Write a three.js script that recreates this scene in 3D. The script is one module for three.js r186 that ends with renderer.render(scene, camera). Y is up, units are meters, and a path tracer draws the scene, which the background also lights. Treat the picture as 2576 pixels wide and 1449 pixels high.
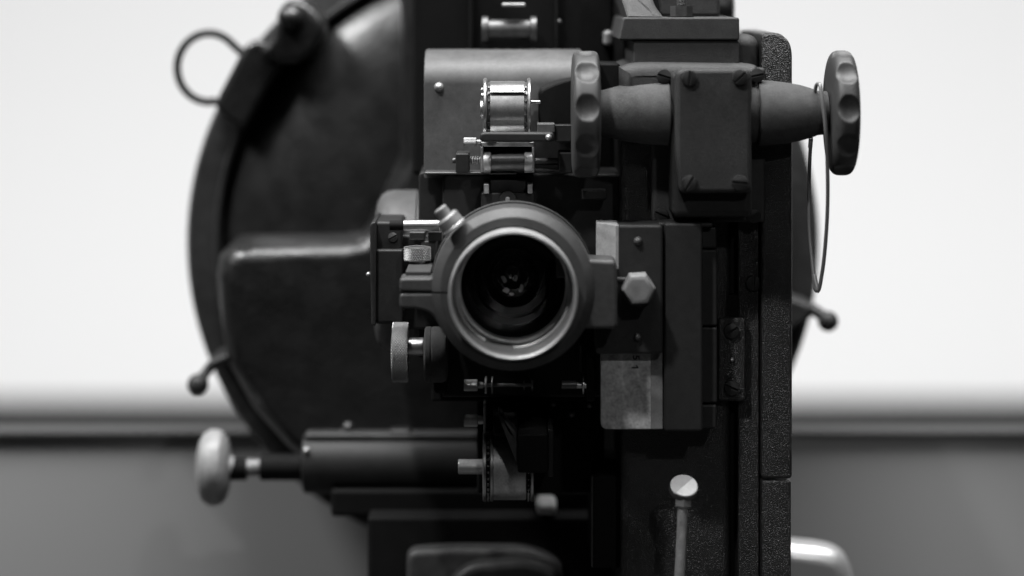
import * as THREE from 'three';
import { RoundedBoxGeometry } from 'three/addons/geometries/RoundedBoxGeometry.js';
import { mergeGeometries, toCreasedNormals, mergeVertices } from 'three/addons/utils/BufferGeometryUtils.js';
import { ImprovedNoise } from 'three/addons/math/ImprovedNoise.js';
import { RectAreaLightUniformsLib } from 'three/addons/lights/RectAreaLightUniformsLib.js';
import { FontLoader } from 'three/addons/loaders/FontLoader.js';
import { TextGeometry } from 'three/addons/geometries/TextGeometry.js';

// ---------------------------------------------------------------- camera
const scene = new THREE.Scene();
const W = 2576, H = 1449;              // layout units of the view
const F = 6060;                        // focal length in those units
const CX = 1288, CY = -20;             // principal point: the camera looks level from above the lens, lens shifted down
const EYE = 1.45;                      // camera height in metres
const camera = new THREE.PerspectiveCamera(2 * Math.atan(H / 2 / F) * 180 / Math.PI, W / H, 0.1, 60);
camera.position.set(0, EYE, 0);
camera.lookAt(0, EYE, -1);
camera.setViewOffset(W, H, 0, H / 2 - CY, W, H);
camera.focus = 1.995;
camera.userData.fStop = 1.55;

const renderer = new THREE.WebGLRenderer({ antialias: true });
renderer.toneMapping = THREE.LinearToneMapping;
renderer.toneMappingExposure = 1.0;
renderer.shadowMap.enabled = true;
scene.background = new THREE.Color(0.004, 0.004, 0.004);

// ---------------------------------------------------------------- lights (indoor lamps outside the frame)
RectAreaLightUniformsLib.init();
function areaLamp(name, pos, aim, w, h, intensity) {
  const l = new THREE.RectAreaLight(0xffffff, intensity, w, h);
  l.name = name; l.position.set(...pos); l.lookAt(...aim); scene.add(l);
  return l;
}
function spotLamp(name, pos, aim, intensity, angle, radius) {
  const l = new THREE.SpotLight(0xffffff, intensity, 0, angle, 0.5, 2);
  l.name = name; l.position.set(...pos); l.target.position.set(...aim); l.castShadow = true;
  l.shadow.radius = radius; l.shadow.mapSize.set(2048, 2048);
  scene.add(l); scene.add(l.target);
  return l;
}
spotLamp('ceiling_spot_left', [-0.52, 2.85, -0.95], [0.05, 1.17, -1.98], 8, 0.18, 3);
areaLamp('ceiling_lamp_left', [-1.35, 2.8, -1.9], [0.0, 1.25, -2.05], 0.5, 0.4, 75);
areaLamp('ceiling_panel', [0.2, 3.1, -1.98], [0.18, 1.25, -2.08], 1.8, 0.9, 23);
spotLamp('ceiling_spot_right', [0.72, 2.75, 0.55], [0.2, 1.14, -2.0], 3.2, 0.17, 2);
areaLamp('screen_washer', [0, 0.3, -4.1], [0, 1.1, -6.0], 8.4, 0.5, 4.5);
areaLamp('screen_washer_upper', [0, 3.3, -4.1], [0, 1.2, -6.0], 8.4, 0.5, 3.35);

// ---------------------------------------------------------------- noise textures
const noise = new ImprovedNoise();
let seed = 7;
const rnd = () => { seed = (seed * 1664525 + 1013904223) % 4294967296; return seed / 4294967296; };
function tex(size, fn, srgb) {
  const data = new Uint8Array(size * size * 4);
  for (let y = 0; y < size; y++) for (let x = 0; x < size; x++) {
    const v = Math.max(0, Math.min(255, Math.round(255 * fn(x / size, y / size)))), i = (y * size + x) * 4;
    data[i] = data[i + 1] = data[i + 2] = v; data[i + 3] = 255;
  }
  const t = new THREE.DataTexture(data, size, size);
  t.wrapS = t.wrapT = THREE.RepeatWrapping; t.magFilter = THREE.LinearFilter; t.minFilter = THREE.LinearMipmapLinearFilter; t.generateMipmaps = true;
  if (srgb) t.colorSpace = THREE.SRGBColorSpace;
  t.needsUpdate = true;
  return t;
}
// periodic 2-d noise: blend the four shifted copies at the seam
function per(u, v, f, z) {
  const n = (a, b) => noise.noise(a * f + z * 13.7, b * f + z * 5.3, z);
  const a = n(u, v), b = n(u - 1, v), c = n(u, v - 1), d = n(u - 1, v - 1);
  return (a * (1 - u) + b * u) * (1 - v) + (c * (1 - u) + d * u) * v;
}
const crinkleTex = tex(1024, (u, v) => { const a = per(u, v, 95, 1.3), b = per(u, v, 190, 2.1); return 0.5 + 1.1 * (Math.abs(a) - 0.2) + 0.35 * b; });
const grainTex = tex(512, (u, v) => 0.5 + 0.5 * per(u, v, 90, 3.1) + 0.4 * per(u, v, 40, 4.7));
const mottleTex = tex(512, (u, v) => 0.8 + 0.22 * per(u, v, 6, 5.9) + 0.2 * per(u, v, 22, 6.2) + 0.22 * per(u, v, 90, 7.7));
const wearTex = tex(512, (u, v) => 0.72 + 0.3 * per(u, v, 5, 8.2) + 0.35 * per(u, v, 16, 9.4) + 0.18 * per(u, v, 70, 10.1));
const dustTex = tex(512, (u, v) => { const d = per(u, v, 120, 11.3); return 0.7 + 0.2 * per(u, v, 14, 12.7) + (d > 0.36 ? 0.6 : 0) + 0.2 * per(u, v, 60, 2.9); });
const scuffTex = tex(512, (u, v) => 0.62 + 0.3 * per(u, v, 5, 15.3) + 0.3 * per(u, v, 14, 16.1) + 0.35 * Math.max(0, noise.noise(u * 26 + v * 7, v * 5 - u * 2, 4.4) - 0.15) + 0.3 * per(u, v, 40, 17.1) - (per(u, v, 30, 19.7) > 0.5 ? 0.25 : 0));
const brushTex = tex(512, (u, v) => 0.5 + 0.4 * per(u, v, 8, 13.1) + 0.4 * noise.noise(u * 4, v * 230, 3.3));
function rep(t, metres) { const c = t.clone(); c.repeat.set(1 / metres, 1 / metres); c.needsUpdate = true; return c; }
const crinkle = rep(crinkleTex, 0.1), crinkleFine = rep(crinkleTex, 0.06), grain = rep(grainTex, 0.05), mottle = rep(mottleTex, 0.11), wear = rep(wearTex, 0.13), dust = rep(dustTex, 0.09), brush = rep(brushTex, 0.05), scuff = rep(scuffTex, 0.09), wearWide = rep(wearTex, 0.3);

// ---------------------------------------------------------------- materials (all neutral: the place is seen in black and white)
function mat(name, g, rough, metal, extra = {}) {
  const m = new THREE.MeshPhysicalMaterial({ color: new THREE.Color(g, g, g), roughness: rough, metalness: metal, ...extra });
  m.name = name;
  return m;
}
const M = {
  crinkle: mat('black crinkle paint', 0.020, 0.32, 0, { bumpMap: crinkle, bumpScale: 0.0009, map: mottle, specularIntensity: 1 }),
  cast: mat('black cast paint', 0.042, 0.6, 0, { bumpMap: crinkleFine, bumpScale: 0.0003, map: dust, specularIntensity: 0.6 }),
  cover: mat('black wrinkle paint', 0.027, 0.6, 0, { bumpMap: crinkleFine, bumpScale: 0.0003, map: dust, specularIntensity: 0.6 }),
  paint: mat('black satin paint', 0.020, 0.5, 0, { bumpMap: grain, bumpScale: 0.00008, map: mottle, specularIntensity: 0.5 }),
  matte: mat('matt black', 0.006, 0.75, 0, { map: mottle, bumpMap: grain, bumpScale: 0.00006, specularIntensity: 0.25 }),
  drum: mat('black enamel', 0.017, 0.5, 0, { map: dust, roughnessMap: wearWide, bumpMap: wearWide, bumpScale: 0.0012, specularIntensity: 1 }),
  rim: mat('dark grey enamel', 0.045, 0.5, 0, { map: wear, specularIntensity: 0.6 }),
  greyPaint: mat('grey enamel', 0.08, 0.5, 0, { map: mottle, bumpMap: grain, bumpScale: 0.00006, specularIntensity: 0.6 }),
  dusty: mat('dusty black plastic', 0.08, 0.85, 0, { map: dust, bumpMap: crinkleFine, bumpScale: 0.00025, specularIntensity: 0.3 }),
  knob: mat('bakelite', 0.045, 0.5, 0, { map: dust, bumpMap: grain, bumpScale: 0.00006, specularIntensity: 0.7 }),
  steel: mat('polished steel', 0.48, 0.3, 0.9, { map: mottle }),
  satin: mat('satin steel', 0.42, 0.42, 0.6, { map: wear }),
  darkSteel: mat('blackened steel', 0.10, 0.4, 0.6, { map: mottle }),
  alu: mat('dull aluminium', 0.44, 0.55, 0.35, { map: wear, bumpMap: grain, bumpScale: 0.00005 }),
  plated: mat('plated steel', 0.55, 0.36, 0.45, { map: wear }),
  bracket: mat('black bracket paint', 0.027, 0.55, 0, { map: dust, bumpMap: grain, bumpScale: 0.00006, specularIntensity: 0.6 }),
  worn: mat('worn plated steel', 0.26, 0.5, 0.3, { map: wear, specularIntensity: 0.5 }),
  scuffed: mat('scuffed bare plate', 0.62, 0.55, 0.3, { map: scuff, bumpMap: grain, bumpScale: 0.00005 }),
  clamp: mat('grey black anodised metal', 0.05, 0.5, 0.1, { map: mottle, bumpMap: grain, bumpScale: 0.00005, specularIntensity: 0.7 }),
  bezel: mat('dull ring metal', 0.4, 0.4, 0.5, { map: mottle }),
  ivory: mat('ivory plastic', 0.33, 0.45, 0, { map: mottle }),
  chrome: mat('chrome', 0.6, 0.34, 0.6, {}),
  cream: mat('cream enamel', 0.45, 0.5, 0, {}),
  felt: mat('dark felt', 0.05, 0.95, 0, { map: dust, specularIntensity: 0.2 }),
  glass: new THREE.MeshPhysicalMaterial({ color: 0xffffff, roughness: 0.0, transmission: 1, thickness: 0, ior: 1.5 }),
  inner: mat('black lens tube', 0.004, 0.75, 0, { specularIntensity: 0.25 }),
  element: mat('coated rear element', 0.004, 0.06, 0, { ior: 1.9 }),
  ink: mat('engraved ink', 0.02, 0.6, 0, {}),
  wire: mat('grey cable', 0.13, 0.4, 0.2, {}),
  wall: mat('grey wall paint', 0.05, 0.85, 0, {}),
  screen: mat('white screen fabric', 0.86, 0.9, 0, {}),
  counter: mat('grey laminate', 0.33, 0.7, 0, {}),
  rail: mat('dark grey rail', 0.045, 0.6, 0, {}),
  floor: mat('dark floor', 0.06, 0.7, 0, {}),
};

// ---------------------------------------------------------------- measuring: view units at a depth -> metres
const X = (px, d) => (px - CX) * d / F;
const Y = (py, d) => EYE - (py - CY) * d / F;
const U = (u, d) => u * d / F;
const V3 = (px, py, d) => new THREE.Vector3(X(px, d), Y(py, d), -d);

// box-projected uv in metres
function boxUV(g) {
  if (g.index) g = g.toNonIndexed();
  for (const k of Object.keys(g.attributes)) if (!['position', 'normal', 'uv'].includes(k)) g.deleteAttribute(k);
  if (!g.attributes.normal) g.computeVertexNormals();
  const p = g.attributes.position, n = p.count, uv = new Float32Array(n * 2);
  const a = new THREE.Vector3(), b = new THREE.Vector3(), c = new THREE.Vector3();
  for (let i = 0; i < n; i += 3) {
    a.fromBufferAttribute(p, i); b.fromBufferAttribute(p, i + 1); c.fromBufferAttribute(p, i + 2);
    const nx = Math.abs((b.y - a.y) * (c.z - a.z) - (b.z - a.z) * (c.y - a.y)), ny = Math.abs((b.z - a.z) * (c.x - a.x) - (b.x - a.x) * (c.z - a.z)), nz = Math.abs((b.x - a.x) * (c.y - a.y) - (b.y - a.y) * (c.x - a.x));
    [a, b, c].forEach((q, k) => {
      const [u, v] = nz >= nx && nz >= ny ? [q.x, q.y] : ny >= nx ? [q.x, q.z + 0.31] : [q.z + 0.17, q.y];
      uv[(i + k) * 2] = u; uv[(i + k) * 2 + 1] = v;
    });
  }
  g.setAttribute('uv', new THREE.BufferAttribute(uv, 2));
  g.clearGroups();
  return g;
}
const merge = (gs) => mergeGeometries(gs.map(boxUV));

// ---------------------------------------------------------------- shapes
function box(x0, y0, x1, y1, d0, d1, bevel = 0.0012) {           // rectangle measured at its front face d0, running back to d1
  const ax = X(x0, d0), bx = X(x1, d0), ay = Y(y1, d0), by = Y(y0, d0), w = bx - ax, h = by - ay, t = d1 - d0;
  const r = Math.min(bevel, w * 0.45, h * 0.45, t * 0.45);
  return new RoundedBoxGeometry(w, h, t, 3, r).translate((ax + bx) / 2, (ay + by) / 2, -(d0 + d1) / 2);
}
function shapeOf(pts, d, least = 0) {                                        // pts: [x, y] or [x, y, cornerRadius] in view units
  const s = new THREE.Shape(), n = pts.length, P = pts.map((p) => new THREE.Vector2(X(p[0], d), Y(p[1], d)));
  for (let i = 0; i < n; i++) {
    const r = pts[i][2] ? Math.max(U(pts[i][2], d), least) : 0, a = P[(i + n - 1) % n], b = P[i], c = P[(i + 1) % n];
    if (r <= 0) { if (i) s.lineTo(b.x, b.y); else s.moveTo(b.x, b.y); continue; }
    const ra = Math.min(r, a.distanceTo(b) * 0.49), rc = Math.min(r, c.distanceTo(b) * 0.49);
    const p = b.clone().add(a.clone().sub(b).setLength(ra)), q = b.clone().add(c.clone().sub(b).setLength(rc));
    if (i) s.lineTo(p.x, p.y); else s.moveTo(p.x, p.y);
    s.quadraticCurveTo(b.x, b.y, q.x, q.y);
  }
  s.closePath();
  return s;
}
function weighted(g, crease = 0.6, caps = false) {                                // creased normals weighted by area, so that flat faces stay flat beside their bevels
  if (g.index) g = g.toNonIndexed();
  const p = g.attributes.position, n = p.count, map = new Map(), fn = [], key = [], cosC = Math.cos(crease);
  const a = new THREE.Vector3(), b = new THREE.Vector3(), c = new THREE.Vector3();
  for (let i = 0; i < n; i += 3) {
    a.fromBufferAttribute(p, i); b.fromBufferAttribute(p, i + 1); c.fromBufferAttribute(p, i + 2);
    const w = b.clone().sub(a).cross(c.clone().sub(a)), area = w.length(); if (area > 0) w.divideScalar(area);
    fn.push([w, area]);
    [a, b, c].forEach((q) => { const k = Math.round(q.x * 2e5) + ',' + Math.round(q.y * 2e5) + ',' + Math.round(q.z * 2e5); key.push(k); if (!map.has(k)) map.set(k, []); map.get(k).push(i / 3); });
  }
  const out = new Float32Array(n * 3), t = new THREE.Vector3();
  for (let i = 0; i < n; i++) {
    const [w] = fn[(i / 3) | 0]; t.set(0, 0, 0);
    if (caps && Math.abs(w.z) > 0.9995) { w.toArray(out, i * 3); continue; }
    for (const f of map.get(key[i])) if (fn[f][0].dot(w) > cosC) t.addScaledVector(fn[f][0], fn[f][1]);
    if (t.lengthSq() === 0) t.copy(w);
    t.normalize().toArray(out, i * 3);
  }
  g.setAttribute('normal', new THREE.BufferAttribute(out, 3));
  return g;
}
function slab(pts, d0, d1, bevel = 0.001, holes = [], seg = 3) {  // outline measured at d0, extruded back to d1
  const b = Math.min(bevel, (d1 - d0) * 0.45), s = pts instanceof THREE.Shape ? pts : shapeOf(pts, d0, b * 1.7);
  for (const h of holes) s.holes.push(h);
  const g = new THREE.ExtrudeGeometry(s, { depth: d1 - d0 - 2 * b, bevelEnabled: b > 0, bevelThickness: b, bevelSize: b, bevelOffset: -b, bevelSegments: seg, curveSegments: 14 });
  return weighted(g.translate(0, 0, -d1 + b), 0.6, true);
}
function circleHole(px, py, r, d) { const h = new THREE.Path(); h.absarc(X(px, d), Y(py, d), r, 0, Math.PI * 2, true); return h; }
function lathe(profile, seg = 72, from = 0, sweep = Math.PI * 2) {                               // profile: [radius, along] about +Y
  return weighted(new THREE.LatheGeometry(profile.map(([r, a]) => new THREE.Vector2(Math.max(r, 0.00001), a)), seg, from, sweep), 0.5);
}
function latheX(profile, py, d, seg = 64) {                       // profile: [px, radiusInUnits] along the horizontal axis at py, d
  const pr = profile.map(([x, r]) => [U(r, d), X(x, d)]);
  return lathe(pr, seg).rotateZ(-Math.PI / 2).translate(0, Y(py, d), -d);
}
function latheZ(profile, cx, cy, seg = 96, from, sweep) {                      // profile: [radius m, depth m]; axis through world x, y
  return lathe(profile.map(([r, dd]) => [r, -dd]), seg, from, sweep).rotateX(Math.PI / 2).translate(cx, cy, 0);
}
function cylX(x0, x1, py, R, d, b = 2, seg = 48) {
  b = Math.min(b, (x1 - x0) * 0.45, R * 0.6);
  return latheX([[x0, 0], [x0, R - b], [x0 + b * 0.3, R - b * 0.3], [x0 + b, R], [x1 - b, R], [x1 - b * 0.3, R - b * 0.3], [x1, R - b], [x1, 0]], py, d, seg);
}
function cylZ(px, py, R, d0, d1, b = 0.0008, seg = 40) {          // R in view units at d0
  const r = U(R, d0);
  b = Math.min(b, r * 0.5);
  return latheZ([[0, d1], [r, d1], [r, d0 + b], [r - b * 0.3, d0 + b * 0.3], [r - b, d0], [0, d0]], X(px, d0), Y(py, d0), seg);
}
function domeZ(px, py, R, d0, h) {                                // rivet head: base at d0, rising h metres to the viewer
  const r = U(R, d0), pr = [[r, d0 + 0.002]];
  for (let i = 0; i <= 8; i++) { const t = i / 8 * Math.PI / 2; pr.push([r * Math.cos(t), d0 - h * Math.sin(t)]); }
  return latheZ(pr, X(px, d0), Y(py, d0), 28);
}
function hexZ(px, py, R, d0, d1, turn, bevel = 0.0009) {
  const s = new THREE.Shape(), r = U(R, d0);
  for (let i = 0; i < 6; i++) { const a = turn + i * Math.PI / 3; s[i ? 'lineTo' : 'moveTo'](X(px, d0) + r * Math.cos(a), Y(py, d0) + r * Math.sin(a)); }
  s.closePath();
  return slab(s, d0, d1, bevel, [], 2);
}
function screwZ(px, py, R, d0, turn) {                            // slotted cheese head standing 3 mm proud of d0
  const r = U(R, d0 - 0.003), cx = X(px, d0 - 0.003), cy = Y(py, d0 - 0.003), hw = r * 0.13, out = [];
  out.push(latheZ([[0, d0 + 0.003], [r, d0 + 0.003], [r, d0 - 0.0016], [0, d0 - 0.0016]], cx, cy, 32));
  for (const s of [1, -1]) {
    const sh = new THREE.Shape(), a0 = Math.asin(hw / (r * 0.99));
    sh.absarc(0, 0, r * 0.99, a0, Math.PI - a0, false); sh.closePath();
    const g = new THREE.ExtrudeGeometry(sh, { depth: 0.0012, bevelEnabled: true, bevelThickness: 0.0006, bevelSize: 0.0005, bevelOffset: -0.0005, bevelSegments: 2, curveSegments: 14 });
    out.push(toCreasedNormals(g.rotateZ(turn + (s < 0 ? Math.PI : 0)).translate(cx, cy, -d0 + 0.0014), 0.6));
  }
  return merge(out);
}
function tube(pts, r, seg = 60, closed = false) {
  return new THREE.TubeGeometry(new THREE.CatmullRomCurve3(pts, closed, 'centripetal'), seg, r, 10, closed);
}
function rod(a, b, r, seg = 24) {
  const dir = b.clone().sub(a), len = dir.length(), e = Math.min(r * 0.15, len * 0.3);
  const g = lathe([[0, 0], [r - e, 0], [r, e], [r, len - e], [r - e, len], [0, len]], seg);
  return g.applyQuaternion(new THREE.Quaternion().setFromUnitVectors(new THREE.Vector3(0, 1, 0), dir.normalize())).translate(a.x, a.y, a.z);
}
function knurl(len, r, teeth, rows, depth, dome) {                // diamond-knurled drum along +x from 0 to len; the face at 0 bulges by dome
  const nA = teeth * 4, nB = rows * 4, pos = [], ids = [];
  const tri = (q) => Math.abs(((q % 1) + 1) % 1 - 0.5) * 2;
  for (let j = 0; j <= nB; j++) for (let i = 0; i <= nA; i++) {
    const t = i / nA * Math.PI * 2, u = i / nA * teeth, v = j / nB * rows;
    const rr = r - depth * Math.max(tri(u + v), tri(u - v)) - (j === 0 || j === nB ? 0.0006 : 0);
    pos.push(len * j / nB, rr * Math.cos(t), rr * Math.sin(t));
  }
  for (let j = 0; j < nB; j++) for (let i = 0; i < nA; i++) { const a = j * (nA + 1) + i, b = a + 1, c = a + nA + 1, e = c + 1; ids.push(a, b, c, b, e, c); }
  let g = new THREE.BufferGeometry();
  g.setAttribute('position', new THREE.Float32BufferAttribute(pos, 3)); g.setIndex(ids);
  g = toCreasedNormals(g.toNonIndexed(), 0.3);
  const face = []; for (let k = 0; k <= 6; k++) { const q = k / 6; face.push([r * 0.975 * q, 0.0002 - dome * (1 - q * q)]); }
  const cap = lathe(face, 64).rotateZ(-Math.PI / 2), end = lathe([[r * 0.975, len - 0.0002], [0, len - 0.0002]], 64).rotateZ(-Math.PI / 2);
  return merge([g, cap, end]);
}
const knurlX = (x0, x1, py, R, d, teeth, rows, depth = 0.0004, dome = 0) => knurl(X(x1, d) - X(x0, d), U(R, d), teeth, rows, depth, U(dome, d)).translate(X(x0, d), Y(py, d), -d);
const knurlY = (px, y0, y1, R, d, teeth, rows, depth = 0.0004, dome = 0) => knurl(Y(y0, d) - Y(y1, d), U(R, d), teeth, rows, depth, U(dome, d)).rotateZ(-Math.PI / 2).translate(X(px, d), Y(y0, d), -d);
function gripWheel(px, py, d, R, half, n, off, pow) {              // finger wheel with scooped dimples round its rim, axis horizontal
  const NA = 300, NB = 56, pos = [], ids = [], r0 = U(R, d), hw = U(half, d);
  for (let j = 0; j <= NB; j++) {
    const t = j / NB * Math.PI, c = Math.cos(t), s = Math.sin(t);
    const x = -hw * Math.sign(c) * Math.pow(Math.abs(c), pow), rad = r0 * (0.0 + Math.pow(s, pow * 0.42));
    for (let i = 0; i <= NA; i++) {
      const a = i / NA * Math.PI * 2;
      let rr = rad;
      if (rad > r0 * 0.6) {
        const k = Math.round((a - off) / (2 * Math.PI / n)), da = (a - off) - k * 2 * Math.PI / n;
        const q = Math.hypot(da * r0 / U(34, d), x / (hw * 0.84));
        if (q < 1) rr -= U(15, d) * Math.pow(1 - q * q, 0.8);
      }
      pos.push(x, rr * Math.sin(a), rr * Math.cos(a));
    }
  }
  for (let j = 0; j < NB; j++) for (let i = 0; i < NA; i++) { const a = j * (NA + 1) + i, b = a + 1, c = a + NA + 1, e = c + 1; ids.push(a, b, c, b, e, c); }
  let g = new THREE.BufferGeometry();
  g.setAttribute('position', new THREE.Float32BufferAttribute(pos, 3)); g.setIndex(ids);
  g = mergeVertices(g, 1e-6); g.computeVertexNormals();
  return g.translate(X(px, d), Y(py, d), -d);
}
function ball(px, py, R, d, sx = 1) { return new THREE.SphereGeometry(U(R, d), 36, 24).scale(sx, 1, 1).translate(X(px, d), Y(py, d), -d); }

// ---------------------------------------------------------------- things and parts
const BASE = new THREE.Vector3(0.06, 0, -2.2);
function mesh(name, geos, material, parent, shift) {
  const g = merge(Array.isArray(geos) ? geos : [geos]);
  if (shift) g.translate(-shift.x, -shift.y, -shift.z);
  const m = new THREE.Mesh(g, material);
  m.name = name; m.castShadow = m.receiveShadow = true;
  parent.add(m);
  return m;
}
const part = (name, geos, material, parent = projector) => mesh(name, geos, material, parent, BASE);
function single(name, geos, material, data, at) {
  const m = mesh(name, geos, material, scene, at);
  m.position.copy(at); Object.assign(m.userData, data);
  return m;
}
const flat = (x0, x1, y0, y1, z0, z1, b = 0.003) => new RoundedBoxGeometry(x1 - x0, y1 - y0, z1 - z0, 2, b).translate((x0 + x1) / 2, (y0 + y1) / 2, (z0 + z1) / 2);

// ---------------------------------------------------------------- the setting
single('floor', flat(-7, 7, -0.06, 0, -6.4, 0.6), M.floor, { kind: 'structure' }, new THREE.Vector3(0, 0, -2.4));
single('back_wall', flat(-7, 7, 0.001, 3.5, -6.16, -6.04), M.wall, { kind: 'structure' }, new THREE.Vector3(0, 0.001, -6.1));
{
  const yb = Y(1006, 6);
  single('white_screen', flat(-4.6, 4.6, yb, 3.0, -6.037, -6.0, 0.004), M.screen,
    { label: 'large bright white screen hanging on the far wall behind the projector', category: 'screen' }, new THREE.Vector3(0, yb, -6.02));
  const yt = Y(1086, 2.46), c = new THREE.Group();
  c.name = 'low_partition'; c.position.set(0, 0, -2.5); scene.add(c);
  c.userData = { label: 'plain grey low partition with overhanging cap rail running behind the projector', category: 'partition', kind: 'thing' };
  const sh = new THREE.Vector3(0, 0, -2.5);
  mesh('cap_rail', flat(-3.4, 3.4, yt - 0.005, yt, -2.502, -2.462, 0.0015), M.rail, c, sh);
  mesh('front_panel', flat(-3.4, 3.4, 0.001, yt - 0.0055, -2.5, -2.469), M.counter, c, sh);
}

// ---------------------------------------------------------------- the projector
const projector = new THREE.Group();
projector.name = 'film_projector'; projector.position.copy(BASE); scene.add(projector);
projector.userData = { label: 'old black film projector seen from the front with its lens pointing at the viewer', category: 'projector' };

// --- round rear housing
{
  const d = 2.33, cx = X(1265, d), cy = Y(612, d), r = (u) => U(u, d);
  const drum = part('rear_housing', latheZ([[0, 2.42], [r(760), 2.42], [r(792), 2.41], [r(801), 2.385], [r(803), 2.36], [r(799), 2.342], [r(790), 2.335], [r(742), 2.333], [r(700), 2.331], [r(690), 2.34], [0, 2.345]], cx, cy, 160), M.rim);
  part('rim_bead', latheZ([[r(728), 2.336], [r(727), 2.323], [r(722), 2.317], [r(714), 2.317], [r(709), 2.322], [r(708), 2.34]], cx, cy, 160), M.rim, drum);
  part('round_lid', latheZ([[r(705), 2.345], [r(703), 2.334], [r(692), 2.324], [r(670), 2.313], [r(636), 2.303], [r(590), 2.294], [r(530), 2.286], [r(450), 2.279], [r(350), 2.2745], [r(220), 2.272], [0, 2.271]], cx, cy, 160), M.drum, drum);
  // raised casting around the light path
  const cs = shapeOf([[1056, -90], [1056, 402], [1036, 446], [968, 596], [932, 640], [870, 650], [640, 658], [606, 662], [592, 676], [588, 706], [596, 800], [612, 905], [672, 1010], [752, 1100], [860, 1180], [1010, 1262], [1545, 1262], [1545, -90]], 2.235);
  const cg = new THREE.ExtrudeGeometry(cs, { depth: 0.05, bevelEnabled: true, bevelThickness: 0.048, bevelSize: 0.02, bevelOffset: 0, bevelSegments: 8 });
  part('raised_casting', weighted(cg.translate(0, 0, -2.332), 0.7, true), M.drum, drum);
  // hinge lug with domed cap, top left of the rim
  part('hinge_lug', slab([[693, 84, 20], [699, 20, 30], [735, -6, 40], [772, 6, 30], [826, 58, 12], [800, 128, 20], [735, 170, 10], [640, 140, 10]], 2.275, 2.345, 0.008, [], 4), M.drum, drum);
  part('hinge_cap', domeZ(732, 44, 34, 2.275, 0.016), M.drum, drum);
  part('latch_plate', slab([[618, 108, 10], [655, 96, 10], [715, 150, 10], [612, 335, 14], [548, 285, 14], [540, 258, 6]], 2.29, 2.34, 0.006, [], 4), M.drum, drum);
  // strap ring handle
  const cxr = 526, cyr = 170, R = 80, pts = [];
  for (let i = 0; i <= 26; i++) { const a = 0.78 + i / 26 * 4.12; pts.push([cxr + R * Math.cos(a) * 1.0, cyr - R * Math.sin(a) * 1.08]); }
  pts.unshift([650, 172], [616, 140]); pts.push([572, 276], [606, 298]);
  const curve = new THREE.CatmullRomCurve3(pts.map(([a, b]) => V3(a, b, 2.31)), false, 'centripetal');
  const tubeG = new THREE.TubeGeometry(curve, 120, 0.0038, 8);
  part('ring_handle', tubeG, M.paint, drum);
  // two latch levers with ball ends
  part('latch_lever', [slab([[606, 880, 12], [610, 898, 10], [548, 928, 10], [520, 930, 8], [517, 914, 8], [560, 892, 8]], 2.26, 2.335, 0.004), rod(V3(533, 918, 2.272), V3(502, 958, 2.262), U(13, 2.27)), ball(498, 967, 27, 2.26)], M.rim, drum);
  part('latch_lever', [slab([[1960, 740, 0], [2048, 768, 14], [2058, 790, 10], [1960, 850, 0]], 2.275, 2.335, 0.005), rod(V3(2042, 775, 2.272), V3(2079, 802, 2.262), U(15, 2.27)), ball(2083, 808, 26, 2.26)], M.rim, drum);
}

// --- pedestal and lower boxes
{
  const dd = 2.17, yb = Y(1302, dd);
  const x0 = X(924, dd), x1 = X(1978, dd);
  part('pedestal', new RoundedBoxGeometry(x1 - x0, yb, 0.21, 3, 0.004).translate((x0 + x1) / 2, yb / 2 + 0.0005, -2.277), M.matte);
  part('lower_box', box(832, 1232, 1558, 1301, 2.2, 2.37, 0.004), M.matte);
  part('foot_cover', [slab([[1022, 1386, 30], [1140, 1378, 20], [1340, 1380, 50], [1416, 1420, 30], [1416, 1700, 0], [1022, 1700, 0]], 2.152, 2.19, 0.006, [], 4)], M.rim);
  part('foot_plate', slab([[1120, 1470, 40], [1180, 1418, 40], [1330, 1406, 40], [1420, 1440, 20], [1420, 1700, 0], [1120, 1700, 0]], 2.135, 2.165, 0.008, [], 4), M.paint);
  part('warning_lamp', box(1349, 1266, 1401, 1298, 2.165, 2.21, 0.006), M.cream);
  part('polished_cover', slab([[1940, 1366, 0], [2000, 1371, 0], [2085, 1379, 30], [2130, 1398, 40], [2152, 1450, 30], [2165, 1560, 0], [1940, 1560, 0]], 2.2, 2.245, 0.016, [], 7), M.chrome);
}

// --- threading handle with ivory knob, lower left
{
  const d = 2.23;
  const h = part('inching_handle', [latheX([[763, 0], [763, 66], [766, 72], [772, 75], [1196, 75], [1208, 70], [1212, 0]], 1165, d)], M.paint);
  part('top_rail', box(766, 1091, 1205, 1111, 2.214, 2.26, 0.003), M.rim, h);
  part('shaft', [cylX(655, 766, 1175, 33, d, 4), cylX(578, 622, 1180, 28, d, 4)], M.matte, h);
  part('collar', [cylX(619, 660, 1176, 21, d, 3)], M.worn, h);
  part('ivory_knob', latheX([[494, 0], [496, 40], [502, 66], [512, 84], [528, 94], [542, 95], [558, 90], [570, 76], [577, 52], [579, 30], [590, 26], [592, 0]], 1176, d), M.ivory, h);
  part('end_stud', ball(771, 1134, 9, 2.205), M.steel, h);
  part('oil_cap', [cylX(858, 896, 1090, 17, 2.235, 6), ball(877, 1078, 19, 2.235)], M.drum, h);
  part('oil_cap', [box(980, 1082, 1034, 1096, 2.216, 2.24, 0.003)], M.drum, h);
}

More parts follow.
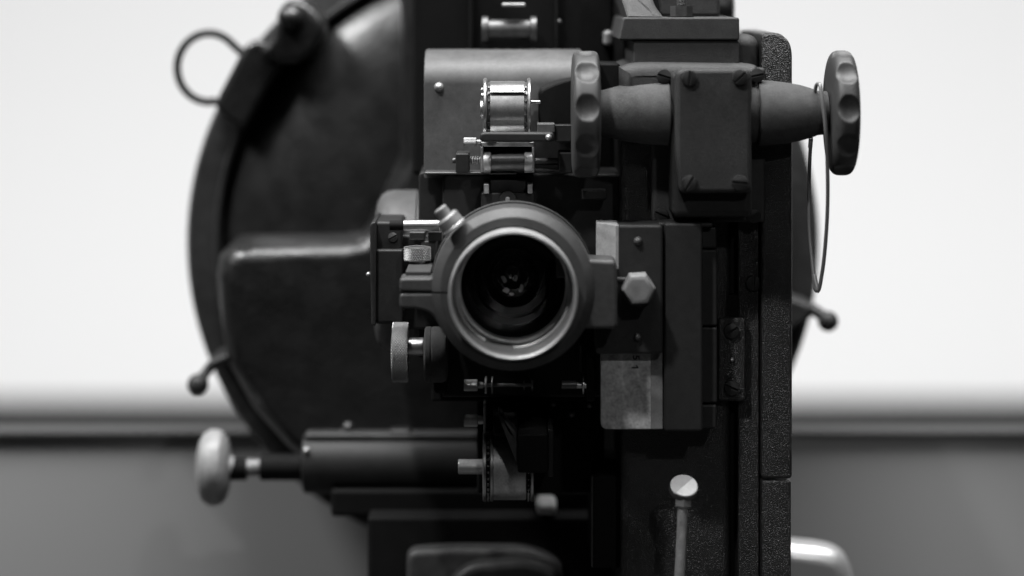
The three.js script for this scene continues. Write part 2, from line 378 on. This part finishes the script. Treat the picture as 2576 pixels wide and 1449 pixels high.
// --- upper film path seen above the cover
{
  const d = 2.12;
  const up = part('upper_film_gate', [box(1180, -60, 1188, 172, 2.125, 2.16, 0.001), box(1398, -60, 1404, 160, 2.125, 2.16, 0.001), box(1036, -90, 1545, 440, 2.14, 2.30, 0.004)], M.matte);
  part('gate_roller', [cylX(1212, 1228, 75, 34, d, 2), cylX(1228, 1334, 75, 26, d, 1), cylX(1334, 1350, 75, 34, d, 2)], M.darkSteel, up);
  part('gate_bar', box(1263, 8, 1322, 17, 2.1, 2.12, 0.0012), M.satin, up);
  for (const x of [1240, 1268, 1302, 1332]) part('film_guide', box(x, 122, x + 16, 200, 2.11, 2.145, 0.002), M.matte, up);
  part('guide_screw', domeZ(1405, 55, 8, 2.13, 0.004), M.darkSteel, up);
}

// --- grey cover plate with rolled top
{
  const d0 = 2.045, x0 = X(1071, d0), x1 = X(1462, d0), s = new THREE.Shape();
  const yA = Y(445, d0), yB = Y(212, d0), yT = Y(131, d0);
  s.moveTo(0, yA); s.lineTo(0, yB); s.bezierCurveTo(0, yB + (yT - yB) * 0.55, 0.014, yT, 0.05, yT); s.lineTo(0.07, yT); s.lineTo(0.07, yT - 0.003); s.lineTo(0.05, yT - 0.003);
  s.bezierCurveTo(0.018, yT - 0.003, 0.003, yB + (yT - yB) * 0.5, 0.003, yB); s.lineTo(0.003, yA); s.closePath();
  const g = new THREE.ExtrudeGeometry(s, { depth: x1 - x0, bevelEnabled: true, bevelThickness: 0.0015, bevelSize: 0.0008, bevelSegments: 2, curveSegments: 16 });
  g.rotateY(Math.PI / 2).translate(x0, 0, -d0);                    // local x -> -z, local z -> x
  const c = part('film_cover', weighted(g, 0.6), M.greyPaint);
  part('rivet', domeZ(1104, 219, 12, 2.045, 0.006), M.satin, c);
}

// --- flanged film roller and its arm
{
  const d = 2.01, cy = 275;
  const r = part('film_roller', [latheX([[1226, 66], [1232, 69], [1234, 71], [1318, 71], [1320, 69], [1327, 66]], cy, d, 80)], M.steel);
  part('flange', latheX([[1216, 0], [1216, 76], [1218.5, 79], [1223, 79], [1226, 76], [1226, 60]], cy, d, 80), M.steel, r);
  part('flange', latheX([[1326, 60], [1326, 76], [1329, 79], [1333, 79], [1335, 76], [1335, 0]], cy, d, 80), M.steel, r);
  part('hub', [cylX(1208, 1217, cy, 24, d), cylX(1210, 1217, cy - 48, 7, d - 0.012), cylX(1210, 1217, cy - 34, 7, d - 0.02)], M.steel, r);
  part('axle', cylX(1335, 1362, cy - 18, 5, d - 0.003), M.steel, r);
  for (let k = 0; k < 9; k++) { const a = -0.9 + k * 0.27, rr = U(71, d); for (const x of [1230, 1322]) part('tooth', new THREE.BoxGeometry(U(4.5, d), U(6, d), U(6, d)).rotateX(a).translate(X(x, d), Y(cy, d) - rr * Math.sin(a), -d + rr * Math.cos(a)), M.darkSteel, r); }
  part('roller_seam', box(1231, 227, 1321, 229.4, 1.987, 1.992, 0.0002), M.inner, r);
  const a = part('roller_arm', [slab([[1207, 333, 13], [1394, 333, 3], [1394, 358, 3], [1207, 358, 13]], 1.975, 1.987, 0.002)], M.paint);
  part('arm_screw', domeZ(1380, 345, 8, 1.975, 0.0035), M.satin, a);
  part('arm_block', box(1351, 311, 1396, 334, 1.985, 2.02, 0.001), M.greyPaint, a);
  part('arm_block', box(1396, 314, 1440, 357, 1.99, 2.03, 0.001), M.paint, a);
  part('roller_bracket', slab([[1355, 226, 4], [1400, 205, 6], [1450, 196, 0], [1450, 318, 0], [1355, 318, 4]], 2.005, 2.05, 0.003), M.matte);
}

// --- pressure roller carriage under it
{
  const d = 2.005;
  const c = part('roller_carriage', [box(1208, 357, 1345, 369, 2.0, 2.04, 0.001), box(1208, 369, 1216, 434, 2.0, 2.04, 0.001), box(1338, 369, 1345, 434, 2.0, 2.04, 0.001)], M.satin);
  part('carriage_back', box(1216, 369, 1338, 436, 2.025, 2.045, 0.001), M.paint, c);
  part('pressure_roller', cylX(1234, 1320, 407, 24, d + 0.004, 2), M.darkSteel, c);
  part('end_ring', cylX(1216, 1235, 408, 27, d + 0.002, 1.5), M.satin, c);
  part('end_ring', cylX(1319, 1340, 408, 27, d + 0.002, 1.5), M.satin, c);
  part('shaft', [cylX(1178, 1216, 403, 6, d, 1), cylX(1345, 1405, 406, 9, d, 2), cylX(1138, 1147, 404, 7, d, 2)], M.darkSteel, c);
  const coil = []; for (let i = 0; i <= 60; i++) { const t = i / 60, a = t * Math.PI * 10; coil.push(new THREE.Vector3(X(1183 + 30 * t, d), Y(403, d) + U(9, d) * Math.sin(a), -d + U(9, d) * Math.cos(a))); }
  part('spring', tube(coil, U(1.7, d), 160), M.satin, c);
  part('shaft_block', [box(1146, 386, 1181, 436, 1.995, 2.03, 0.0015)], M.paint, c);
  part('shaft_block', [box(1405, 383, 1440, 436, 1.995, 2.03, 0.0015)], M.paint, c);
  part('thumb_screw', [knurlX(1166, 1199, 357, 11.5, 2.0, 16, 6, 0.0003), cylX(1198, 1210, 357, 6, 2.0, 1)], M.satin, c);
  part('tie_bar', box(1346, 425, 1406, 431, 1.998, 2.01, 0.0005), M.darkSteel, c);
}

// --- gate box behind the lens
{
  const g = part('gate_box', [slab([[1053, 431, 16], [1150, 431, 0], [1150, 900, 0], [1053, 900, 0]], 2.055, 2.14, 0.002)], M.paint);
  part('gate_door', slab([[1113, 436, 22], [1562, 436, 4], [1562, 1000, 0], [1113, 1000, 0]], 2.03, 2.1, 0.0028), M.paint, g);
  part('gate_ledge', box(1068, 433, 1300, 439, 2.02, 2.06, 0.001), M.darkSteel, g);
  const hp = part('hinge_plate', slab([[1210, 485, 2], [1346, 485, 2], [1346, 600, 0], [1210, 600, 0]], 2.012, 2.035, 0.0012), M.paint, g);
  part('hinge_block', box(1217, 463, 1230, 487, 2.006, 2.03, 0.0006), M.satin, g);
  part('hinge_block', box(1327, 463, 1340, 487, 2.006, 2.03, 0.0006), M.satin, g);
  part('hinge_tongue', slab([[1232, 452, 6], [1325, 452, 6], [1325, 486, 0], [1232, 486, 0]], 2.02, 2.035, 0.0012), M.paint, g);
  part('hinge_washer', [cylZ(1277, 503, 22, 2.006, 2.02, 0.001)], M.paint, g);
  part('hinge_pin', [cylZ(1277, 502, 6, 2.001, 2.02, 0.0005)], M.satin, g);
  part('guide_bar', box(1463, 479, 1526, 502, 2.01, 2.035, 0.001), M.paint, g);
  part('pilot_screw', domeZ(1513, 556, 4, 2.02, 0.003), M.steel, g);
  part('lower_gate', box(1085, 905, 1500, 1010, 2.06, 2.13, 0.002), M.matte, g);
  part('film_trap', box(1200, 990, 1520, 1240, 2.075, 2.14, 0.002), M.matte, g);
  for (const [x, y] of [[1392, 1015], [1439, 1041], [1484, 1018]]) part('trap_screw', domeZ(x, y, 8, 2.075, 0.004), M.satin, g);
}

// --- flywheel and left side block
{
  const d = 2.13;
  const f = part('flywheel', latheX([[946, 0], [946, 150], [950, 172], [959, 189], [974, 200], [992, 203], [1050, 203], [1053, 199], [1056, 199], [1058, 203], [1068, 203], [1068, 0]], 681, d, 120), M.greyPaint);
  const s = part('side_block', [box(943, 557, 1012, 816, 2.02, 2.1, 0.003), box(1000, 590, 1130, 830, 2.035, 2.1, 0.003), box(946, 628, 1014, 812, 2.012, 2.05, 0.002)], M.paint);
  part('side_plate', slab([[930, 562, 12], [945, 556, 6], [945, 822, 4], [934, 818, 6]], 2.005, 2.1, 0.0015), M.paint, s);
  part('block_screw', screwZ(988, 597, 12, 2.022, 0.5), M.darkSteel, s);
  part('locating_pin', [cylX(1015, 1106, 567, 14, 1.985, 1.5)], M.steel, s);
  part('pin_sleeve', [cylX(980, 1016, 567, 12.5, 1.985, 2)], M.matte, s);
  part('guide_block', box(1030, 584, 1069, 604, 1.995, 2.03, 0.001), M.clamp, s);
  part('guide_block', box(1077, 583, 1113, 607, 1.99, 2.03, 0.001), M.paint, s);
  part('guide_block', box(1057, 606, 1099, 660, 1.996, 2.03, 0.002), M.clamp, s);
  part('side_stud', ball(927, 690, 6, 2.03), M.satin, s);
}

// --- lens and its clamp
const LD = 1.87, LH = 764 * LD / F, LX = X(1291, LD), LY = EYE - LH;   // lens axis
{
  const l = part('lens', latheZ([[0.0600, 2.07], [0.0600, 1.946], [0.0495, 1.944], [0.0495, 1.906], [0.0503, 1.890], [0.0503, 1.8715], [0.0496, 1.8702], [0.0488, 1.8700], [0.0478, 1.8708], [0.0473, 1.8726], [0.0472, 1.883], [0.0466, 1.8845], [0.0464, 1.932]], LX, LY, 128), M.bezel);
  const ir = []; for (let i = 0; i <= 12; i++) { const t = i / 12 * Math.PI; ir.push([0.0440 + 0.0023 * Math.cos(t), 1.9275 - 0.0030 * Math.sin(t)]); }
  part('inner_ring', latheZ([[0.0463, 1.934], ...ir, [0.0417, 1.95]], LX, LY, 128), M.plated, l);
  part('inner_tube', latheZ([[0.0416, 1.934], [0.0413, 1.944], [0.0385, 1.956], [0.0380, 1.985], [0.0330, 1.988], [0.0325, 2.005], [0.0265, 2.01], [0.026, 2.03], [0.0, 2.03]], LX, LY, 96), M.inner, l);
  const cap = (R, r, d0, seg = 64) => { const pr = []; for (let i = 0; i <= 14; i++) { const q = r * (1 - i / 14); pr.push([q, d0 - (Math.sqrt(R * R - q * q) - Math.sqrt(R * R - r * r))]); } return latheZ(pr, LX, LY, seg); };
  part('front_glass', cap(0.11, 0.0412, 1.939, 96), M.glass, l);
  part('middle_glass', cap(0.07, 0.033, 1.984), M.glass, l);
  // bright reflections in the glass, shaped as small pale plates
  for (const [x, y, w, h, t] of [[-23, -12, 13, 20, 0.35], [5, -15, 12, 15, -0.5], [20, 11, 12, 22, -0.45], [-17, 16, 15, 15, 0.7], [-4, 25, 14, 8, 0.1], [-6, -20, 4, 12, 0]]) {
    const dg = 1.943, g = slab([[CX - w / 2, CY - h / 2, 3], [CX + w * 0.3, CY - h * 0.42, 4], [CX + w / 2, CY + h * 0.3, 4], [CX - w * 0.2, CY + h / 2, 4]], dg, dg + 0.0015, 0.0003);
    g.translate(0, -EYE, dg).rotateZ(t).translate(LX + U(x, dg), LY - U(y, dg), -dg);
    part('reflection_piece', g, M.alu, l);
  }
  part('rear_element', cap(0.03, 0.021, 2.022), M.element, l);
  // snap ring lying in the bore, its two ends apart at the bottom
  const sp = []; for (let i = 0; i <= 90; i++) { const t = -1.02 * Math.PI / 2 + 0.04 + i / 90 * (Math.PI * 2 - 0.52); sp.push(new THREE.Vector3(LX + 0.0452 * Math.cos(t), LY + 0.0452 * Math.sin(t), -1.904)); }
  part('snap_ring', tube(sp, 0.0013, 200), M.plated, l);

  // clamp: ring with split lugs on the left and an arm to the right
  const dC = 1.905, ring = (d0) => latheZ([[0.0500, d0 + 0.040], [0.0651, d0 + 0.040], [0.0651, d0 + 0.0085], [0.0645, d0 + 0.0065], [0.0588, d0 + 0.0010], [0.0575, d0 + 0.0002], [0.0508, d0], [0.0502, d0 + 0.001], [0.0500, d0 + 0.040]], LX, LY, 160, Math.PI * 1.5 + 0.037 + 0.011, Math.PI * 2 - 0.022);   // split on the left
  const c = part('lens_clamp', [ring(dC)], M.clamp);
  part('split_lug', [slab([[1005, 700, 3], [1088, 700, 4], [1112, 640, 10], [1140, 640, 0], [1145, 735, 0], [1005, 734, 3]], 1.912, 1.945, 0.002)], M.clamp, c);
  part('split_lug', [slab([[1005, 738.5, 3], [1145, 739, 0], [1150, 850, 0], [1118, 845, 8], [1086, 786, 20], [1050, 776, 4], [1005, 776, 3]], 1.912, 1.945, 0.002)], M.clamp, c);
  part('split_line', box(1004, 734.5, 1145, 738, 1.9135, 1.94, 0.0002), M.inner, c);
  part('clamp_arm', [slab([[1440, 640, 0], [1462, 652, 6], [1551, 655, 3], [1554, 828, 4], [1463, 828, 4], [1440, 850, 0]], 1.912, 1.95, 0.003)], M.clamp, c);
  part('arm_web', [slab([[1400, 590, 30], [1462, 645, 14], [1510, 650, 0], [1510, 660, 0], [1440, 700, 0], [1400, 700, 0]], 1.925, 1.948, 0.002)], M.clamp, c);
  part('gap_screw', [cylX(1448, 1466, 686, 6, 1.91, 1), cylX(1448, 1466, 749, 6, 1.91, 1)], M.satin, c);
  // felt strip round the back of the clamp
  part('felt_strip', [latheZ([[0.0640, 1.958], [0.0664, 1.958], [0.0664, 1.952], [0.0657, 1.951], [0.0640, 1.951]], LX, LY, 128)], M.felt, c);
  const fib = [];
  for (let i = 0; i < 240; i++) {
    const t = 0.25 + rnd() * 2.6, r0 = 0.0655 + rnd() * 0.0006, a = new THREE.Vector3(LX + r0 * Math.cos(t), LY + r0 * Math.sin(t), -1.951 + rnd() * 0.004 - 0.002);
    const q = t + (rnd() - 0.5) * 0.09, r1 = r0 + 0.0004 + rnd() * 0.0016, b = new THREE.Vector3(LX + r1 * Math.cos(q), LY + r1 * Math.sin(q), a.z + (rnd() - 0.5) * 0.004);
    const mid = a.clone().lerp(b, 0.5).add(new THREE.Vector3((rnd() - 0.5) * 0.001, (rnd() - 0.5) * 0.001, 0));
    fib.push(new THREE.TubeGeometry(new THREE.CatmullRomCurve3([a, mid, b]), 3, 0.00006, 3));
  }
  const fm = part('felt_fibres', fib, M.felt, c); fm.userData.kind = 'stuff';
  // vertical clamp screw with knurled head
  const d = 1.99, up = (y0, y1, R, x = 1050) => rod(V3(x, y1, d), V3(x, y0, d), U(R, d), 40);
  part('clamp_screw', [knurlY(1050, 621, 655, 35, d, 34, 4, 0.0009, 4), up(654, 684, 20)], M.satin, c);
  part('screw_washer', box(1020, 683, 1083, 697, 1.93, 2.005, 0.001), M.felt, c);
  // radial locking screw, upper left of the ring
  const axis = new THREE.Vector3(0.62, -0.78, -0.04).normalize(), o = V3(1108, 527, 1.905), go = (m) => o.clone().addScaledVector(axis, U(m, 1.905));
  part('locking_screw', [rod(go(-4), go(26), U(18, 1.905), 32), rod(go(22), go(52), U(31, 1.905), 40)], M.worn, c);
  part('screw_collar', rod(go(50), go(60), U(33, 1.905), 40), M.bezel, c);
}

// --- focusing knob, lower left of the lens
{
  const d = 1.985;
  const k = part('focus_knob', knurlX(988, 1027, 886, 76, d, 62, 6, 0.0011, 5), M.satin);
  part('knob_shaft', [cylX(1026, 1066, 872, 23, d, 2)], M.steel, k);
  part('knob_collar', [latheX([[1066, 0], [1066, 42], [1069, 66], [1072, 70], [1083, 70], [1085, 68.5], [1087, 68.5], [1089, 70], [1112, 70], [1122, 66], [1126, 58], [1126, 0]], 892, d)], M.dusty, k);
  part('knob_mount', box(1090, 900, 1126, 992, 2.0, 2.06, 0.004), M.matte, k);
}

// --- bracket carrying the clamp, right of the lens
{
  const b = part('lens_bracket', [slab([[1548, 566, 3], [1668, 566, 6], [1668, 891, 2], [1498, 891, 2], [1498, 670, 2], [1548, 670, 0]], 1.945, 1.985, 0.0022)], M.bracket);
  // face turned towards the left
  const w = new THREE.Shape(), y0 = Y(891, 1.945), y1 = Y(566, 1.945);
  w.moveTo(X(1501, 1.965), 1.985); w.lineTo(X(1501, 1.965), 1.966); w.lineTo(X(1549, 1.945), 1.9448); w.lineTo(X(1556, 1.945), 1.9448); w.lineTo(X(1556, 1.945), 1.985); w.closePath();
  const wg = new THREE.ExtrudeGeometry(w, { depth: (y1 - y0) * 0.33, bevelEnabled: true, bevelThickness: 0.0008, bevelSize: 0.0006, bevelOffset: -0.0006, bevelSegments: 2 });
  wg.rotateX(Math.PI / 2);                                         // shape y (depth) -> z, extrusion -> down
  { const p = wg.attributes.position; for (let i = 0; i < p.count; i++) p.setZ(i, -p.getZ(i)); wg.translate(0, y1 - 0.0006, 0); if (wg.index) wg.toNonIndexed(); for (let i = 0; i < p.count; i += 3) { for (const k of ['x', 'y', 'z']) { const A = 'get' + k.toUpperCase(), S = 'set' + k.toUpperCase(), t = p[A](i + 1); p[S](i + 1, p[A](i + 2)); p[S](i + 2, t); } } wg.computeVertexNormals(); }
  part('angled_face', wg, M.alu, b);
  part('bracket_block', [box(1671, 561, 1768, 1086, 1.95, 2.0, 0.0025)], M.bracket, b);
  part('bracket_top', [box(1655, 560, 1794, 572, 1.957, 2.04, 0.002)], M.bracket, b);
  for (const [p, q, x] of [[570, 625, 1803], [628, 820, 1805], [823, 1014, 1805], [1018, 1078, 1803]]) part('slide_block', box(1762, p, x, q, 1.966, 2.005, 0.002), M.bracket, b);
  part('label_plate', [slab([[1511, 880, 0], [1668, 880, 0], [1668, 1080, 2], [1511, 1080, 20]], 1.958, 1.968, 0.0008)], M.scuffed, b);
  part('label_edge', [box(1637, 882, 1667, 1079, 1.9574, 1.9625, 0.0003)], M.worn, b);
  part('bracket_screw', domeZ(1605, 606, 11, 1.945, 0.005), M.clamp, b);
  part('bracket_screw', domeZ(1604, 848, 10, 1.945, 0.004), M.clamp, b);
  part('washer', cylZ(1606, 729, 42, 1.938, 1.95, 0.001), M.clamp, b);
  part('hex_bolt', [hexZ(1608, 729, 42, 1.916, 1.94, 0.06, 0.0036)], M.worn, b);
  part('locking_pin', cylX(1552, 1600, 703, 6, 1.94, 2), M.clamp, b);
  const font = await new FontLoader().loadAsync('fonts/droid/droid_sans_bold.typeface.json');
  for (const [ch, x, y] of [['5', 1592, 904], ['1', 1589, 928]]) {
    const t = new TextGeometry(ch, { font, size: 0.0055, depth: 0.0003, curveSegments: 4 });
    t.rotateZ(-Math.PI / 2).translate(X(x, 1.958), Y(y, 1.958) + 0.0035, -1.958);
    part('engraved_number', t, M.ink, b);
  }
}

// --- main column, right
{
  const c = part('main_column', [box(1562, 340, 1838, 2000, 2.0, 2.16, 0.008)], M.crinkle);
  part('column_rib', [box(1856, 340, 1911, 2000, 2.0, 2.15, 0.002)], M.crinkle, c);
  part('column_groove', [box(1836, 340, 1858, 2000, 2.012, 2.15, 0.001)], M.matte, c);
  part('side_cover', [slab([[1915, 83, 6], [1962, 83, 8], [1993, 110, 36], [1993, 1205, 3], [1915, 1205, 2]], 1.99, 2.17, 0.0022, [], 3)], M.crinkle, c);
  part('side_cover', [slab([[1915, 1208.5, 2], [1990.5, 1208.5, 3], [1990.5, 2000, 0], [1915, 2000, 0]], 1.99, 2.17, 0.002, [], 3)], M.crinkle, c);
  part('column_head', [box(1840, 86, 1911, 345, 2.0, 2.16, 0.012)], M.cast, c);
  part('raised_plate', [box(1645, 345, 1905, 556, 1.99, 2.02, 0.002)], M.paint, c);
  part('hinge_leaf', [slab([[1806, 800, 2], [1876, 800, 10], [1876, 1010, 6], [1806, 1010, 2]], 1.99, 2.02, 0.002)], M.crinkle, c);
  part('column_screw', screwZ(1841, 833, 19, 1.99, 0.55), M.paint, c);
  part('column_screw', screwZ(1841, 976, 19, 1.99, -0.4), M.paint, c);
  part('rivet', domeZ(1841, 905, 6, 1.99, 0.003), M.satin, c);
  part('column_screw', screwZ(1896, 713, 19, 2.0, 1.5), M.paint, c);
  part('recess_plate', [box(1806, 742, 1900, 798, 2.0015, 2.02, 0.001)], M.inner, c);
  part('front_strip', [box(1490, 1198, 1563, 1430, 2.02, 2.14, 0.002)], M.matte, c);
  part('worn_edge', [box(1488, 1200, 1492, 1428, 2.0195, 2.03, 0.0006)], M.clamp, c);
}

// --- gearbox with the two finger wheels
{
  const d = 1.97, cy = 284;
  const g = part('gear_case', [box(1690, 180, 1893, 548, 1.945, 2.02, 0.006)], M.paint);
  part('case_flange', [box(1640, 170, 1926, 560, 1.985, 2.02, 0.003)], M.cast, g);
  part('cover_plate', [slab([[1700, 174, 22], [1890, 172, 22], [1891, 486, 16], [1708, 487, 18], [1700, 400, 30]], 1.93, 1.95, 0.0035)], M.cover, g);
  for (const [x, y, t] of [[1735, 197, 1.5], [1862, 195, 0.75], [1735, 461, 1.05], [1862, 460, -0.1]]) part('cover_screw', screwZ(x, y, 20, 1.93, t), M.paint, g);
  for (const [x, y, t] of [[1671, 192, -0.3], [1905, 190, 0.2], [1664, 540, -0.4], [1897, 544, 0.6]]) part('flange_screw', screwZ(x, y, 18, y < 300 ? 1.961 : 1.985, t), M.paint, g);
  part('wheel_arm', latheX([[1500, 0], [1500, 52], [1508, 56], [1526, 60], [1548, 66], [1575, 72], [1610, 77], [1645, 80.5], [1680, 82], [1683, 80], [1684, 70], [1700, 70]], cy, d), M.dusty, g);
  part('wheel_arm', latheX([[1880, 70], [1905, 70], [1906, 80], [1909, 82.5], [1940, 81], [1975, 77], [2010, 71], [2035, 64], [2050, 59], [2056, 56], [2080, 54], [2090, 0]], cy, d), M.dusty, g);
  part('boss', cylX(1880, 1902, cy, 74, d, 4), M.dusty, g);
  part('grip_wheel', gripWheel(1473, 287, d, 159, 35, 10, 0.15, 0.36), M.knob, g);
  part('grip_wheel', gripWheel(2116, 284, d, 157, 33, 10, 0.12, 0.6), M.knob, g);
}

// --- head casting, top right
{
  const h = part('head_casting', [box(1593, 102, 1860, 176, 1.9745, 2.15, 0.0016), slab([[1560, 170, 0], [1590, 156, 6], [1896, 160, 6], [1912, 172, 10], [1912, 260, 0], [1560, 260, 0]], 1.961, 2.1, 0.011, [], 5), box(1562, 160, 1700, 345, 1.99, 2.12, 0.01)], M.cast);
  part('mounting_flange', [slab([[1568, 44, 6], [1860, 44, 5], [1860, 101, 4], [1593, 101, 20], [1556, 101, 4]], 1.972, 2.15, 0.0014, [], 3)], M.cast, h);
  const web = slab([[1540, -90, 0], [1640, -90, 0], [1647, 10, 30], [1672, 46, 0], [1578, 46, 0], [1562, -20, 10]], 1.978, 2.1, 0.006, [], 4);
  { const p = web.attributes.position, y0 = Y(46, 1.978); for (let i = 0; i < p.count; i++) p.setZ(i, p.getZ(i) - Math.max(0, p.getY(i) - y0) * 1.5); }   // leans back as it rises
  part('support_web', weighted(web, 0.6), M.cast, h);
  const nut = new THREE.CylinderGeometry(U(28, 1.99), U(28, 1.99), U(26, 1.99), 6).rotateY(0.42).translate(X(1714, 1.99), Y(28, 1.99), -1.99);
  part('hex_nut', toCreasedNormals(nut.toNonIndexed(), 0.3), M.darkSteel, h);
  const pts = []; for (let i = 0; i <= 24; i++) pts.push([U(i % 2 ? 12.5 : 10.5, 1.99), i * 0.0006]);
  part('threaded_stud', [lathe(pts, 24).translate(X(1714, 1.99), Y(18, 1.99), -1.99)], M.darkSteel, h);
  part('washer', new THREE.CylinderGeometry(U(34, 1.99), U(34, 1.99), U(4, 1.99), 40).translate(X(1712, 1.99), Y(42, 1.99), -1.99), M.paint, h);
  part('cable_box', [box(1508, 160, 1560, 234, 1.988, 2.06, 0.002)], M.matte, h);
  part('head_block', [box(1655, -90, 1812, 44, 2.05, 2.15, 0.004)], M.cast, h);
  part('head_motor', [cylX(1770, 1845, 20, 60, 2.16, 22)], M.drum, h);
  part('head_stud', [box(1519, 77, 1543, 116, 2.11, 2.15, 0.005)], M.worn, h);
}

// --- lower film path
{
  const d = 2.04, cy = 1173;
  const s = part('film_sprocket', [latheX([[1240, 0], [1240, 80], [1242, 83], [1322, 83], [1324, 80], [1324, 0]], cy, d, 96)], M.plated);
  part('sprocket_rim', latheX([[1215, 0], [1215, 84], [1217, 87], [1223, 87], [1224, 84], [1224, 40]], cy, d, 96), M.steel, s);
  part('sprocket_rim', latheX([[1233, 40], [1233, 84], [1235, 86], [1240, 86], [1241, 83], [1241, 40]], cy, d, 96), M.steel, s);
  part('sprocket_rim', latheX([[1334, 40], [1334, 84], [1336, 87], [1341, 87], [1343, 84], [1343, 0]], cy, d, 96), M.steel, s);
  part('tooth_groove', [cylX(1223, 1234, cy, 79, d, 0.5), cylX(1323, 1335, cy, 79, d, 0.5)], M.inner, s);
  const tooth = lathe([[U(3.2, d), 0], [U(2.6, d), U(6, d)], [U(1, d), U(9, d)], [0, U(9.5, d)]], 8);
  for (let k = 0; k < 32; k++) for (const x of [1228.5, 1329]) {
    const a = k / 32 * Math.PI * 2;
    part('tooth', tooth.clone().translate(0, U(78, d), 0).rotateX(a).translate(X(x, d), Y(cy, d), -d), M.satin, s);
  }
  part('sprocket_shaft', cylX(1153, 1216, 1174, 18.5, d, 2), M.plated, s);
  const b = part('film_shoe', [box(1302, 1092, 1379, 1190, 1.985, 2.1, 0.002)], M.matte);
  part('shoe_arm', [slab([[1250, 1040, 4], [1262, 1044, 4], [1301, 1088, 6], [1302, 1180, 0], [1296, 1112, 6], [1276, 1092, 8]], 1.99, 2.03, 0.002)], M.clamp, b);
  part('shoe_plate', [box(1379, 1080, 1392, 1200, 2.0, 2.08, 0.001)], M.paint, b);
  part('shoe_lever', [box(1240, 1040, 1302, 1100, 2.01, 2.05, 0.004)], M.matte, b);
  part('guide_plate', [slab([[1216, 1020, 2], [1222, 1018, 2], [1222, 1090, 0], [1216, 1090, 0]], 2.0, 2.03, 0.0006)], M.satin, b);
  part('thumb_screw', [knurlX(1167, 1202, 1058, 15.5, 2.01, 20, 6, 0.0003), cylX(1201, 1217, 1056, 11, 2.01, 2)], M.plated, b);
  part('thumb_screw', [knurlX(1167, 1202, 969, 15, 2.02, 20, 6, 0.0003), cylX(1201, 1216, 969, 8, 2.02, 2)], M.plated, b);
  part('guide_rod', [cylX(1216, 1341, 969, 5, 2.02, 1), cylX(1220, 1225, 969, 22, 2.02, 1), cylX(1236, 1240, 969, 22, 2.02, 1), cylX(1316, 1320, 969, 12, 2.02, 1), cylX(1336, 1341, 969, 14, 2.02, 1)], M.satin, b);
  part('guide_stop', [cylX(1412, 1451, 968, 11, 2.0, 2)], M.darkSteel, b);
  part('stop_pin', [cylX(1450, 1475, 969, 8.5, 2.0, 1), cylX(1465, 1469, 969, 22, 2.0, 1)], M.plated, b);
  part('stop_bracket', [slab([[1475, 890, 3], [1497, 905, 3], [1497, 1010, 2], [1475, 1010, 2]], 2.0, 2.06, 0.001)], M.paint, b);
  part('latch_strip', [box(1458, 868, 1464, 935, 2.0, 2.03, 0.0006)], M.clamp, b);
}

// --- polished lever, bottom right
{
  const d = 1.94, tilt = new THREE.Vector3(0.06, 0.76, 0.65).normalize();
  const o = V3(1721, 1222, d);
  const r = part('change_lever', [tube([V3(1717, 1262, d), V3(1716, 1310, d), V3(1713, 1370, d), V3(1709, 1450, d), V3(1706, 1530, d + 0.01), V3(1704, 1580, d + 0.075)], U(13, d), 60)], M.plated);
  part('lever_collar', rod(V3(1718, 1274, d), V3(1719, 1236, d), U(22, d), 6), M.satin, r);
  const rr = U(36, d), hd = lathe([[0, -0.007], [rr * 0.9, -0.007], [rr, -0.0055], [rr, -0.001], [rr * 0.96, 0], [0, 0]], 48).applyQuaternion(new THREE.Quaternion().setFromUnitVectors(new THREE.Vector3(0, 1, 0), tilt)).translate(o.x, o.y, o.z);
  part('lever_head', hd, M.darkSteel, r);  // dark steel base gives the shaded half of the head its tone
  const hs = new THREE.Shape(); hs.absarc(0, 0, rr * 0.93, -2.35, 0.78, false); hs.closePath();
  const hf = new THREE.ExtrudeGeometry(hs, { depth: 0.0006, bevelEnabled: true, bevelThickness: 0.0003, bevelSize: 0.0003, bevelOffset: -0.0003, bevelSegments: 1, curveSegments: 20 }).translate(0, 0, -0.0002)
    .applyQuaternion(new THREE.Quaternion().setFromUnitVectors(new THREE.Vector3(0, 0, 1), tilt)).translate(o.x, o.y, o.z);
  part('head_lit_half', weighted(hf, 0.5), M.alu, r);  // lit half of the head, put in as a paler half-disc
}

// ---------------------------------------------------------------- wire loop hanging from the right wheel's arm
{
  const front = [[2050, 232, 1.962], [2054, 214, 1.958], [2062, 212, 1.952], [2067, 240, 1.948], [2076, 309, 1.946], [2081, 400, 1.95], [2082, 512, 1.955], [2077, 606, 1.96], [2068, 687, 1.965], [2057, 733, 1.968], [2050, 727, 1.97], [2046, 687, 1.975], [2037, 592, 1.985], [2035, 512, 1.99], [2036, 430, 1.995], [2040, 350, 2.0], [2044, 300, 2.005], [2046, 250, 1.995], [2048, 236, 1.975]];
  const at = V3(2057, 733, 1.968);
  const g = new THREE.Group(); g.name = 'wire_loop'; g.position.copy(at); scene.add(g);
  g.userData = { label: 'thin grey wire loop hung over the neck of the right finger wheel', category: 'wire' };
  mesh('wire', tube(front.map(([a, b, c]) => V3(a, b, c)), 0.0016, 240, true), M.wire, g, at);
  mesh('knot', [rod(V3(2047, 690, 1.971), V3(2056, 731, 1.968), 0.0019, 12)], M.satin, g, at);
  mesh('knot', [rod(V3(2040, 348, 2.0), V3(2038, 372, 2.0), 0.0019, 12)], M.wire, g, at);
}

renderer.render(scene, camera);
